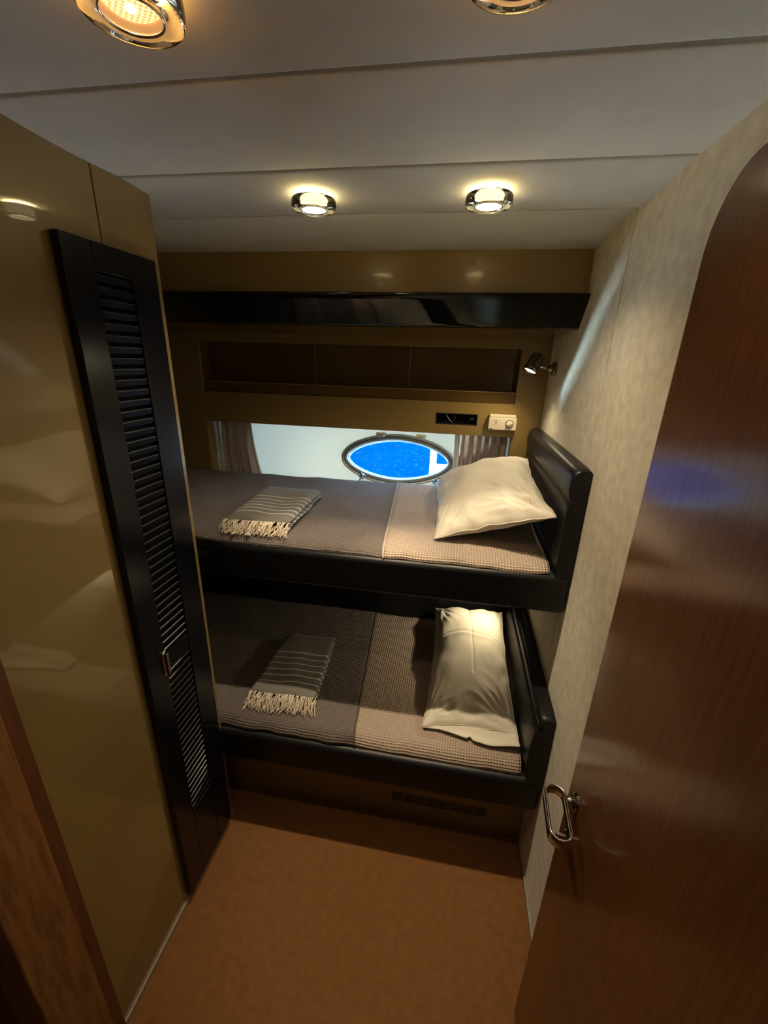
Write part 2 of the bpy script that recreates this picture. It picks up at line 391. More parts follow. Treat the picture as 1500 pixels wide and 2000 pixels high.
# porthole
win = bpy.data.objects.new('window_1', None); C.objects.link(win); win.matrix_world = HUL; struct(win, 'oval porthole in a chrome frame')
def oval_sweep(profile, m, name, parent):
    bm = bmesh.new(); ls = []
    for d, h in profile:
        ls.append([bm.verts.new((p[0], -h, p[1])) for p in offs(OV, d)])
    for A, B in zip(ls, ls[1:] + ls[:1]):
        for i in range(len(A)): bm.faces.new((A[i], A[(i + 1) % len(A)], B[(i + 1) % len(A)], B[i]))
    return obj(name, bm, m, parent, smooth=True)
fr = oval_sweep([(.013, .0), (.014, .010), (.018, .014), (.024, .013), (.029, .008), (.031, .0)], M['steel'], 'frame', win)
part_label(oval_sweep([(-.006, -.02), (-.006, .012), (-.002, .018), (.004, .020), (.010, .018), (.013, .010), (.013, -.02)], M['gasket'], 'sash_ring', win), 'dark grey inner ring of the porthole')
part_label(oval_sweep([(-.010, -.03), (-.010, -.006), (-.005, -.004), (-.005, -.03)], M['white_paint'], 'pane_bead', win), 'white bead round the glass')
bm = bmesh.new(); pts = offs(OV, -.008); A = [bm.verts.new((p[0], .012, p[1])) for p in pts]; bm.faces.new(A)
part_label(obj('pane', bm, M['pane'], win), 'clear glass pane')
for (x, z, w) in ((-.375, .112, .030), (-.165, .112, .030)):
    bm = boxes((x - w / 2, x + w / 2, -.024, 0, z, z + .022), (x - w / 2 - .012, x + w / 2 + .012, -.006, 0, z + .012, z + .026))
    tube(bm, [(x - w / 2 - .008, -.02, z + .010), (x + w / 2 + .008, -.02, z + .010)], .006, 10)
    obj('hinge', bm, M['chrome'], win, bevel=.002)
for (x, z, a) in ((-.46, -.098, .5), (-.075, -.100, -.5)):
    bm = boxes((-.014, .014, -.028, 0, -.012, .016), (-.005, .005, -.036, -.02, -.03, .012))
    bmesh.ops.transform(bm, matrix=Matrix.Translation((x, 0, z)) @ Matrix.Rotation(a, 4, 'Y'), verts=bm.verts)
    obj('latch', bm, M['chrome'], win, bevel=.003)
# outside: sea and a white post
bm = bmesh.new(); vs = [bm.verts.new(p) for p in ((-120, 2.55, -.62), (120, 2.55, -.62), (120, 260, -.62), (-120, 260, -.62))]; bm.faces.new(vs)
o = obj('sea', bm, M['sea']); tag(o, 'bright blue sea seen through the oval porthole', 'sea'); o['kind'] = 'stuff'
t = thing('mooring_post', 'white post with a foot block standing outside the porthole', 'post', (-.14, 3.2, -.62))
obj('post', boxes((-.024, .024, -.03, .03, 0, 2.2)), M['white_paint'], t, bevel=.004)
obj('foot_block', boxes((.024, .30, -.05, .05, 0, 1.487)), M['white_paint'], t, bevel=.004)

# ------------------------------------------------------------------ cabin door at the right
DE = Vector((.285, .655, 0)); DT = Vector((-.065, -.998, 0)).normalized()   # free edge, direction to the hinge
DW, DH0, DH1, DR = .70, .012, 1.832, .085
pts = [(0, DH0), (DW, DH0), (DW, DH1)]
for i in range(13):
    a = PI / 2 + PI / 2 * i / 12
    pts.append((DR + DR * math.cos(a), DH1 - DR + DR * math.sin(a)))
bm = bmesh.new()
DN = Vector((-.998, .065, 0)).normalized()
def dpt(u, w, z): return DE + DT * u + DN * w + Vector((0, 0, z))
A = [bm.verts.new(dpt(u, 0, z)) for u, z in pts]; B = [bm.verts.new(dpt(u, -.03, z)) for u, z in pts]
for i in range(len(pts)): bm.faces.new((A[i], A[(i + 1) % len(pts)], B[(i + 1) % len(pts)], B[i]))
bm.faces.new(A); bm.faces.new(B)
door = struct(obj('door_1', bm, M['wood'], bevel=.002, seg=2), 'open cherry wood cabin door with a rounded top corner')
# chrome loop handle lying level, long axis along the door
HB = Matrix(((DT.x, DN.x, 0, 0), (DT.y, DN.y, 0, 0), (0, 0, 1, 0), (0, 0, 0, 1)))
hz = .859; hu = .050     # spindle position along the door from the free edge
def ring_pts(L, wid, n=14):
    r = wid / 2; out = []
    for i in range(n + 1):
        a = -PI / 2 + PI * i / n; out.append((L / 2 - r + r * math.cos(a), r * math.sin(a)))
    for i in range(n + 1):
        a = PI / 2 + PI * i / n; out.append((-L / 2 + r + r * math.cos(a), r * math.sin(a)))
    return out
bm = bmesh.new(); ls = []
for (d, h) in ((0, .010), (.0022, .0118), (.0046, .010), (.0046, -.010), (.0022, -.0118), (0, -.010)):
    ls.append([bm.verts.new((p[0], p[1], h)) for p in ring_pts(.108 - 2 * d, .040 - 2 * d)])
for A, B in zip(ls, ls[1:] + ls[:1]):
    for i in range(len(A)): bm.faces.new((A[i], A[(i + 1) % len(A)], B[(i + 1) % len(A)], B[i]))
base = DE + DT * hu + Vector((0, 0, hz))
bmesh.ops.transform(bm, matrix=Matrix.Translation(base + DT * .034 + DN * .039) @ HB, verts=bm.verts)
hd = part_label(obj('door_handle', bm, M['chrome'], door, smooth=True), 'chrome loop lever handle')
bm = bmesh.new(); lathe(bm, [(0, 0), (.0065, 0), (.0065, .022), (0, .022)], 20, aimed(base, DN), close=False)
obj('spindle', bm, M['chrome'], hd, smooth=True)
bm = bmesh.new(); lathe(bm, [(0, 0), (.0165, 0), (.0165, .003), (.013, .006), (0, .006)], 28, aimed(base, DN), close=False)
part_label(obj('handle_rose', bm, M['chrome_dark'], door, bevel=.0008), 'round metal rose behind the lever')
lb = DE + DT * .052 + Vector((0, 0, .762))
bm = bmesh.new(); lathe(bm, [(0, 0), (.0155, 0), (.0155, .003), (.012, .006), (0, .006)], 28, aimed(lb, DN), close=False)
k = obj('lock_rose', bm, M['chrome_dark'], door, bevel=.0008)
bm = boxes((-.003, .003, -.008, .008, 0, .022)); bmesh.ops.transform(bm, matrix=aimed(lb, DN), verts=bm.verts)
obj('thumb_turn', bm, M['chrome'], k, bevel=.0015)

# ------------------------------------------------------------------ louvred door on the left wall
ld = thing('louvered_door', 'tall black louvered locker door on the ochre wall', 'door', (XL, .84, .035))
def lz(*b): # world box -> local
    return (b[0] - XL, b[1] - XL, b[2] - .84, b[3] - .84, b[4] - .035, b[5] - .035)
X0, X1 = XL + .001, XL + .019
obj('stile', boxes(lz(X0, X1, .720, .7875, .035, 1.812)), M['black_satin'], ld, bevel=.002)
obj('stile', boxes(lz(X0, X1, .884, .964, .035, 1.812)), M['black_satin'], ld, bevel=.002)
obj('top_rail', boxes(lz(X0, X1 - .001, .789, .8825, 1.762, 1.812)), M['black_satin'], ld, bevel=.001)
obj('lock_rail', boxes(lz(X0, X1 - .001, .789, .8825, .838, .888)), M['black_satin'], ld, bevel=.001)
obj('bottom_panel', boxes(lz(X0, X1 - .001, .789, .8825, .035, .292)), M['black_satin'], ld, bevel=.001)
obj('backing', boxes(lz(X0, X0 + .002, .7876, .8839, .292, 1.762)), M['black_void'], ld)
for z0, z1, n in ((.888, 1.762, 41), (.292, .838, 26)):
    bm = bmesh.new()
    for i in range(n):
        z = z0 + (z1 - z0) * (i + .5) / n
        q = [(X1 - .0030, z - .0065), (X1 - .0014, z + .0040), (X1 - .0036, z + .0064), (X0 + .004, z - .0010), (X0 + .004, z - .0085)]
        A = [bm.verts.new((p[0] - XL, .7895 - .84, p[1] - .035)) for p in q]; B = [bm.verts.new((p[0] - XL, .882 - .84, p[1] - .035)) for p in q]
        for k in range(5): bm.faces.new((A[k], A[(k + 1) % 5], B[(k + 1) % 5], B[k])).material_index = int(k != 1)
        bm.faces.new(A); bm.faces.new(B)
    obj('louver_panel', bm, [M['nosing_highlight'], M['black_slat']], ld)
bm = boxes(lz(X1, X1 + .012, .778, .7865, .836, .900), lz(X1 - .001, X1 + .002, .774, .790, .832, .904))
part_label(obj('pull_handle', bm, M['chrome'], ld, bevel=.002), 'small chrome pull')

# ------------------------------------------------------------------ overhead locker
ol = thing('overhead_locker', 'long overhead locker with glossy black fascia above the niche', 'locker', (-.63, 1.5, 1.73))
def loc_(p, o): return (p[0] - o[0], p[1] - o[1])
yb, zb = 1.5, 1.73
def prof_x(pts, x0, x1, name, m, parent, o, **kw):
    bm = extrude_poly([(p[0] - o[1], p[1] - o[2]) for p in pts], 'x', x0 - o[0], x1 - o[0])
    return obj(name, bm, m, parent, **kw)
OLo = (-.63, 1.5, 1.73)
part_label(prof_x([(1.475, 1.815), (1.475, 1.962), (1.495, 1.962), (1.495, 1.815)], XE, XR, 'front_panel', M['lacquer_back'], ol, OLo, bevel=.001), 'ochre panel above the fascia')
fas = [(1.435, 1.818), (1.497, 1.818), (1.56, 1.735), (1.535, 1.726), (1.522, 1.726)]
a0 = [(1.435 + .004, 1.812)]
fas = [(1.478, 1.8185), (1.438, 1.8185), (1.434, 1.8155)] + [(1.434 + .068 * t, 1.8155 - .078 * t - .002 * math.sin(PI * t)) for t in (.2, .4, .6, .8)] + [(1.502, 1.7370), (1.508, 1.7305), (1.517, 1.7275), (1.53, 1.7265), (1.545, 1.7265)]
fb = prof_x(fas, XE, XR, 'fascia', M['black_gloss'], ol, OLo)
for p in fb.data.polygons: p.use_smooth = len(p.vertices) == 4 and abs(p.normal.x) < .5
part_label(fb, 'glossy black slanted fascia')
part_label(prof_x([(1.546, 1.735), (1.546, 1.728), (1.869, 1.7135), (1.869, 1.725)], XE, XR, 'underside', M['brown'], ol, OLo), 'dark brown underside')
# ------------------------------------------------------------------ niche insert
nc = thing('recessed_shelf', 'long dark brown recessed shelf niche with a low lip in the back wall', 'shelf', (-.466, YB, NZ0))
def nb(*b): return (b[0] + .466, b[1] + .466, b[2] - YB, b[3] - YB, b[4] - NZ0, b[5] - NZ0)
ND = .085
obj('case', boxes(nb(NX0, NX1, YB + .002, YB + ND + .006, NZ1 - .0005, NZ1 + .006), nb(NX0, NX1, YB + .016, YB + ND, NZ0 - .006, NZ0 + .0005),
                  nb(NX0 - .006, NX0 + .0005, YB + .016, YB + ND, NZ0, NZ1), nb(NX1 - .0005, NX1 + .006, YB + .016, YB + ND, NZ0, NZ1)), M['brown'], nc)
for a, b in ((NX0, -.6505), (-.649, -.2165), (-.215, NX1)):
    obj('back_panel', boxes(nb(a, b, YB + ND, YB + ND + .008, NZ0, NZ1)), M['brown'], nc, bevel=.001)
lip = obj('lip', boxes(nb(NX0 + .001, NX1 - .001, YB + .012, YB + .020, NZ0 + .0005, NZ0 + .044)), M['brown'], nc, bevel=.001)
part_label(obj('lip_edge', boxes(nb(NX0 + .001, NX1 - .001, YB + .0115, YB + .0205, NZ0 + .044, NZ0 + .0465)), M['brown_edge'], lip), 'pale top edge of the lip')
for x in (-.650, -.216):
    part_label(obj('seam_strip', boxes(nb(x - .0012, x + .0012, YB + ND - .001, YB + ND + .002, NZ0 + .03, NZ1)), M['brown_edge'], nc), 'pale joint line')
# ------------------------------------------------------------------ outlet slot, thermostat
oc = thing('outlet_recess', 'black slot with loose cables in the back wall left of the thermostat', 'outlet', (.0055, YB, SZ0))
def sb(*b): return (b[0] - .0055, b[1] - .0055, b[2] - YB, b[3] - YB, b[4] - SZ0, b[5] - SZ0)
obj('case', boxes(sb(SX0 - .004, SX1 + .004, YB + .016, YB + .06, SZ1, SZ1 + .004), sb(SX0 - .004, SX1 + .004, YB + .016, YB + .06, SZ0 - .004, SZ0),
                  sb(SX0 - .004, SX0, YB + .016, YB + .06, SZ0, SZ1), sb(SX1, SX1 + .004, YB + .016, YB + .06, SZ0, SZ1), sb(SX0, SX1, YB + .056, YB + .06, SZ0, SZ1),
                  sb(SX0, SX0 + .0025, YB - .001, YB + .02, SZ0, SZ1), sb(SX1 - .0025, SX1, YB - .001, YB + .02, SZ0, SZ1), sb(SX0, SX1, YB - .001, YB + .02, SZ0, SZ0 + .0025), sb(SX0, SX1, YB - .001, YB + .02, SZ1 - .0025, SZ1)), M['black_void'], oc)
def wp(x, y, z): return (x - .0055, y, z)
bm = bmesh.new(); tube(bm, [wp(-.040, .012, .044), wp(-.032, .010, .028), wp(-.018, .012, .012), wp(-.008, .02, .006)], .0022, 8)
obj('cable', bm, M['cable_grey'], oc, smooth=True)
bm = bmesh.new(); tube(bm, [wp(-.01, .02, .040), wp(.0, .012, .030), wp(-.004, .012, .014), wp(-.03, .014, .010), wp(-.05, .03, .014)], .0018, 8)
obj('cable', bm, M['ink'], oc, smooth=True)
bm = bmesh.new(); tube(bm, [wp(.062, .014, .018), wp(.068, .012, .026), wp(.077, .012, .028), wp(.078, .016, .018)], .003, 8)
part_label(obj('plug', bm, M['cable_green'], oc, smooth=True), 'dark green plug')

th = thing('thermostat', 'cream wall thermostat with a round dial above the right curtain', 'thermostat', (.198, YB, 1.386))
obj('body', boxes((-.057, .057, -.026, -.0005, -.031, .020), (-.055, .053, -.020, -.0005, .020, .032)), M['cream'], th, bevel=.0025)
bm = bmesh.new(); lathe(bm, [(.0165, 0), (.0165, .0015), (.0145, .0015), (.0145, 0)], 32, aimed((.028, -.026, -.004), (0, -1, 0)))
part_label(obj('dial_ring', bm, M['ink'], th), 'dark scale ring')
bm = bmesh.new(); lathe(bm, [(0, 0), (.0135, 0), (.012, .008), (0, .008)], 32, aimed((.028, -.026, -.004), (0, -1, 0)), close=False)
dl = obj('dial', bm, M['cream'], th, bevel=.001)
bm = boxes((-.013, .013, -.004, 0, -.0022, .0022)); bmesh.ops.transform(bm, matrix=Matrix.Translation((.028, -.034, -.004)) @ Matrix.Rotation(-.35, 4, 'Y'), verts=bm.verts)
obj('pointer', bm, M['cream'], dl, bevel=.0008)
bm = boxes(*[(-.0315 + dx, -.0315 + dx + w, -.0266, -.0258, z, z + h) for dx, w, z, h in ((.001, .0045, .006, .002), (.001, .0028, .001, .003), (.005, .002, -.001, .005), (.001, .003, -.005, .002), (.0055, .0018, -.006, .003), (.0, .002, -.011, .0015), (.006, .002, .008, .004))])
bm2 = boxes((-.052, -.038, -.0266, -.0258, -.028, -.0255)); tmp = bpy.data.meshes.new('t'); bm2.to_mesh(tmp); bm2.free(); bm.from_mesh(tmp)
part_label(obj('print', bm, M['ink'], th), 'tiny dark printed marks')
obj('cover_seam', boxes((-.0572, .0572, -.0203, -.0195, .0195, .0205)), M['ink'], th)

# ------------------------------------------------------------------ curtains
def curtain(name, x0, x1, nf, label, lean, ph, lining):
    t = thing(name, label, 'curtain', ((x0 + x1) / 2, 1.945, WZ1))
    bm = bmesh.new(); nx, nz = 120, 24; G = []
    cx = (x0 + x1) / 2
    for j in range(nz + 1):
        v = j / nz; row = []
        for i in range(nx + 1):
            u = i / nx
            amp = .019 + .010 * v if abs(v - .14) > .05 else .011
            w = u + .012 * math.sin(9 * u + ph) * (1 + v)
            x = x0 + (x1 - x0) * u + lean * v * v * (u if lean > 0 else 1 - u) - cx + .004 * math.sin(nf * 4 * PI * w + 1)
            y = amp * math.sin(nf * 2 * PI * w + ph + .5 * v) + .004 * math.sin(31 * u + 4 * v)
            row.append(bm.verts.new((x, y, -.33 * v + .002)))
        G.append(row)
    for j in range(nz):
        for i in range(nx): bm.faces.new((G[j][i], G[j][i + 1], G[j + 1][i + 1], G[j + 1][i]))
    o = obj('drape', bm, M['curtain'], t, smooth=True); s = o.modifiers.new('solid', 'SOLIDIFY'); s.thickness = .0015
    for k, (xa, wa, xb, wb) in enumerate(lining):
        bm = bmesh.new(); G = []
        for j in range(17):
            v = j / 16; e = v ** 1.7
            G.append([bm.verts.new((xa + (xb - xa) * e + (wa + (wb - wa) * e) * i / 5 - cx, -.006 + .006 * math.sin(i * 1.3), -.33 * v)) for i in range(6)])
        for j in range(16):
            for i in range(5): bm.faces.new((G[j][i], G[j][i + 1], G[j + 1][i + 1], G[j + 1][i]))
        q = obj('lining', bm, M['lining'], t, smooth=True); s = q.modifiers.new('solid', 'SOLIDIFY'); s.thickness = .0015
        part_label(q, 'white lining edge')
    bm = bmesh.new(); tube(bm, [(x0 - cx, 0, -.006), (x1 - cx, 0, -.006)], .004, 8); obj('track', bm, M['white_paint'], t)
    return t
curtain('window_curtain', -1.150, -.992, 5, 'taupe pleated curtain at the left end of the porthole opening', .035, .4, [(-.990, .010, -.955, .032), (-1.166, .014, -1.166, .018)])
curtain('window_curtain', .030, .240, 6, 'pale taupe gathered curtain behind the upper pillow, right of the porthole', -.012, 1.3, [(.006, .022, .014, .026)])

# ------------------------------------------------------------------ bunks
def rail_outline(x0, x1, z0, z1, notch):
    if not notch: return [(x0, z0), (x1, z0), (x1, z1), (x0, z1)]
    pts = [(x0, z0), (x1, z0), (x1, z1)]
    for t in range(9):
        a = t / 8; pts.append((-.690 - .07 * a, z1 - .040 * (.5 - .5 * math.cos(PI * a))))
    pts.append((x0, z1 - .040))
    return pts
def bunk(label, upper):
    if upper: yo, z0, z1, yb, zm, hz1, hb0 = 1.103, .947, 1.066, 1.865, 1.068, 1.372, 1.05
    else: yo, z0, z1, yb, zm, hz1, hb0 = .986, .296, .424, 1.735, .445, .668, .40
    O = (-.6, yo, z0)
    t = thing('bunk_berth', label, 'bunk bed', O)
    def l(b): return (b[0] - O[0], b[1] - O[0], b[2] - O[1], b[3] - O[1], b[4] - O[2], b[5] - O[2])
    bm = extrude_poly([(x - O[0], z - O[2]) for x, z in rail_outline(XE, XR - .001, z0, z1, upper)], 'y', 0, .052)
    r = obj('side_rail', bm, M['leather'], t, bevel=.018 if upper else .022, seg=5)
    part_label(r, 'black leather padded side rail')
    obj('base_board', boxes(l((XE, XR - .002, yo + .045, yb, z0 + .004, z0 + .03))), M['black_void'], t)
    obj('mattress', boxes(l((XE, XR - .06, yo + .055, yb - .006, z0 + .031, zm))), M['waffle_dark'], t, bevel=.01)
    # headboard: profile in x,z along y
    xi = XR - .050 if upper else XR - .060
    if upper:
        pr = [(XR - .001, hb0), (XR - .001, hz1 - .004), (XR - .006, hz1), (XR - .018, hz1 + .0015)]
        for k in range(0, 9):
            q = PI / 2 * k / 8; pr.append((xi + .022 - .022 * math.sin(q), hz1 - .024 + .024 * math.cos(q)))
        for k in range(1, 12):
            q = k / 12; pr.append((xi - .0025 * math.sin(PI * q), hz1 - .024 - q * (hz1 - .024 - 1.290)))
        pr += [(xi + .0015, 1.288), (xi + .007, 1.284), (xi + .007, 1.282), (xi + .0015, 1.278)]
        for k in range(1, 12):
            q = k / 12; pr.append((xi + .001 - .003 * math.sin(PI * q), 1.278 - q * (1.278 - hb0)))
        pr += [(xi + .002, hb0)]
    else:
        pr = [(XR - .001, hb0), (XR - .001, hz1), (XR - .01, hz1 + .002)]
        for k in range(0, 9):
            a = PI / 2 + PI * k / 8; pr.append((XR - .030 + .021 * math.cos(a), hz1 - .018 + .020 * math.sin(a)))
        for k in range(0, 12):
            s = k / 11; pr.append((xi + .010 - .012 * math.sin(PI * s) ** .6, hz1 - .042 - s * (hz1 - .042 - hb0)))
    y0h, y1h = (yo + .003, yb + .003) if upper else (yo + .004, yb - .01)
    bm = bmesh.new(); rows = []
    ny = 40
    for k in range(ny + 1):
        y = y0h + (y1h - y0h) * k / ny
        e = min(1, min(k, ny - k) / 2.0); sh = (1 - e) * .006
        rows.append([bm.verts.new((min(XR - .001, p[0] + sh * (1 if p[0] < XR - .006 else 0)) - O[0], y - O[1], p[1] - (sh * .8 if p[1] > hz1 - .03 else 0) - O[2])) for p in pr])
    n = len(pr)
    for A, B in zip(rows, rows[1:]):
        for i in range(n): bm.faces.new((A[i], A[(i + 1) % n], B[(i + 1) % n], B[i]))
    bm.faces.new(rows[0]); bm.faces.new(rows[-1])
    h = obj('headboard', bm, M['leather'], t)
    for p in h.data.polygons: p.use_smooth = len(p.vertices) == 4
    part_label(h, 'black leather padded headboard')
    if not upper:
        part_label(obj('back_cushion', boxes(l((XE, XR - .002, yb, yb + .05, .30, .945))), M['leather'], t, bevel=.012), 'black leather back panel')
    return t
bunk('upper bunk berth with black leather headboard, below the porthole', True)
bunk('lower bunk berth with black leather rail above the carpet', False)

def cover(name, label, x0, x1f, x1b, x0f, x0b, yf, yb, zf, zt, m, lift, hem=None, seed=0, notch=False):
    """bed cover: rises from the rail, rounds over and lies flat to yb. x edges slide from front to back"""
    path = []
    R = .045
    path.append((yf, zf))
    for k in range(1, 9):
        a = PI / 2 * k / 8
        path.append((yf + R * (1 - math.cos(a)), zf + (zt - zf) * math.sin(a)))
    nb_ = 60
    for k in range(1, nb_ + 1): path.append((yf + R + (yb - yf - R) * k / nb_, zt))
    t = None
    bm = bmesh.new(); uvl = bm.loops.layers.uv.new('UVMap'); G = []; U = []
    nx = max(12, int((x1f - x0f) / .018))
    d = 0
    for j, (y, z) in enumerate(path):
        if j: d += math.hypot(y - path[j - 1][0], z - path[j - 1][1])
        s = j / (len(path) - 1); row = []; ur = []
        for i in range(nx + 1):
            u = i / nx; xa = x0f + (x0b - x0f) * s; xb = x1f + (x1b - x1f) * s
            x = xa + (xb - xa) * u
            zz = z + .0045 * fbm(x * 6 + seed, y * 6) + .003 * fbm(x * 17, y * 13, seed) + lift
            yy = y - lift * .5
            if j < 4: yy += .006 * fbm(x * 14, 3 + seed); zz += .004 * fbm(x * 19, 7 + seed) * (1 - j / 4)
            row.append(bm.verts.new((x, yy, zz))); ur.append((x, d))
        G.append(row); U.append(ur)
    for j in range(len(path) - 1):
        for i in range(nx):
            f = bm.faces.new((G[j][i], G[j][i + 1], G[j + 1][i + 1], G[j + 1][i]))
            for lo, (jj, ii) in zip(f.loops, ((j, i), (j, i + 1), (j + 1, i + 1), (j + 1, i))): lo[uvl].uv = U[jj][ii]
    edge = [v.co.copy() for v in (G[k][0] for k in range(len(path)))] if hem == 'left' else [v.co.copy() for v in (G[k][-1] for k in range(len(path)))]
    o = obj(name, bm, m, smooth=True); s = o.modifiers.new('solid', 'SOLIDIFY'); s.thickness = .004; s.offset = -1
    tag(o, label, 'blanket')
    if not hem: return o
    bmh = bmesh.new(); tube(bmh, [e + Vector((0, 0, -.001)) for e in edge], .0032, 8)
    h = obj('hem', bmh, M['hem'] if hem == 'left' else M['hem_dark'], o, smooth=True)
    part_label(h, 'pale stitched hem' if hem == 'left' else 'dark stitched hem')
    return o
# upper
cover('waffle_blanket', 'dark taupe waffle blanket on the upper berth under the folded towel', XE, -.165, -.225, XE + .004, XE + .004, 1.118, 1.862, 1.062, 1.083, M['waffle_dark'], 0, None, 1)
cover('waffle_blanket', 'light taupe waffle blanket on the upper berth under the pillow', 0, .298, .298, -.176, -.237, 1.116, 1.862, 1.062, 1.083, M['waffle_light'], .005, 'left', 2)
# lower
cover('waffle_blanket', 'dark taupe waffle blanket on the lower berth under the folded towel', XE, -.235, -.300, XE + .004, XE + .004, 1.004, 1.733, .424, .460, M['waffle_dark'], .005, 'right', 3)
cover('waffle_blanket', 'light taupe waffle blanket on the lower berth beside the creased pillow', 0, .291, .291, -.246, -.309, 1.005, 1.733, .424, .460, M['waffle_light'], 0, None, 4)

# ------------------------------------------------------------------ folded towels
def towel(label, NL, NR, FR, FL, zt, th, seed):
    NL, NR, FR, FL = (Vector((*p, zt)) for p in (NL, NR, FR, FL))
    org = (NL + NR + FR + FL) / 4; org.z = zt
    t = thing('folded_towel', label, 'towel', org)
    def P(u, v): return NL * (1 - u) * (1 - v) + NR * u * (1 - v) + FR * u * v + FL * (1 - u) * v - org
    def slab(z0, h, u0, u1, v0, v1, sd):
        bm = bmesh.new(); uvl = bm.loops.layers.uv.new('UVMap'); n, m_ = 26, 34; T = []; B = []
        def shape(a):
            return (1 - abs(2 * a - 1) ** 9)
        for j in range(m_ + 1):
            rt, rb = [], []
            for i in range(n + 1):
                a = .5 - .5 * math.cos(PI * i / n); b = .5 - .5 * math.cos(PI * j / m_)
                a = (a + i / n * 2) / 3; b = (b + j / m_ * 2) / 3
                u = u0 + (u1 - u0) * a; v = v0 + (v1 - v0) * b
                p = P(u, v)
                s = max(0, shape(a) * shape(b)) ** .5
                p += Vector((.004 * fbm(v * 5, sd), .004 * fbm(u * 4, sd + 9), 0))
                wob = .004 * fbm(u * 3 + sd, v * 3) + .0025 * math.sin(9 * u + 2.5 * v + sd) * s
                rt.append((bm.verts.new(p + Vector((0, 0, z0 + h * .5 + h * .5 * s + wob))), (u, v)))
                rb.append((bm.verts.new(p + Vector((0, 0, z0 + h * .5 - h * .5 * s))), (u, v)))
            T.append(rt); B.append(rb)
        for G in (T, B):
            for j in range(m_):
                for i in range(n):
                    q = (G[j][i], G[j][i + 1], G[j + 1][i + 1], G[j + 1][i])
                    f = bm.faces.new([x[0] for x in q])
                    for lo, x in zip(f.loops, q): lo[uvl].uv = x[1]
        bmesh.ops.remove_doubles(bm, verts=bm.verts, dist=.0003)
        return bm
    o = obj('lower_layer', slab(.001, th * .5, .015, 1.0, .03, .985, seed + 3), M['towel'], t, smooth=True)
    o = obj('top_layer', slab(th * .46, th * .56, 0, .985, .0, 1.0, seed), M['towel'], t, smooth=True)
    bm = bmesh.new(); rnd = random.Random(seed)
    for k in range(190):
        lay = k % 2
        u = rnd.random(); e = .05 if lay == 0 else .062
        w = P(u, 0.012); out = (P(u, 0) - P(u, .2)).normalized()
        side = Vector((out.y, -out.x, 0)) * rnd.uniform(-.35, .35)
        z0 = th * .70 if lay == 0 else th * .30
        Ls = e * rnd.uniform(.7, 1.15); pts = []
        for q in range(7):
            s = q / 6
            z = max(.0035, z0 + .008 * math.sin(PI * s) * (1 - lay) - (z0 - .004) * s ** 1.5 + rnd.uniform(-.001, .001))
            if z < .006 and lay == 0 and rnd.random() < .5: z += .003
            pts.append(w + (out + side * s) * (Ls * s) + Vector((rnd.uniform(-.0015, .0015), rnd.uniform(-.001, .001), z)))
        tube(bm, pts, .0016, 5, .0009)
    f = obj('fringe', bm, M['fringe'], t, smooth=True); f['kind'] = 'stuff'; part_label(f, 'cream knotted fringe')
    return t
towel('grey towel with white stripes folded on the upper berth', (-.714, 1.178), (-.498, 1.192), (-.500, 1.550), (-.735, 1.560), 1.0895, .036, 5)
towel('grey towel with white stripes folded on the lower berth', (-.640, 1.098), (-.400, 1.112), (-.421, 1.455), (-.632, 1.440), .471, .036, 9)

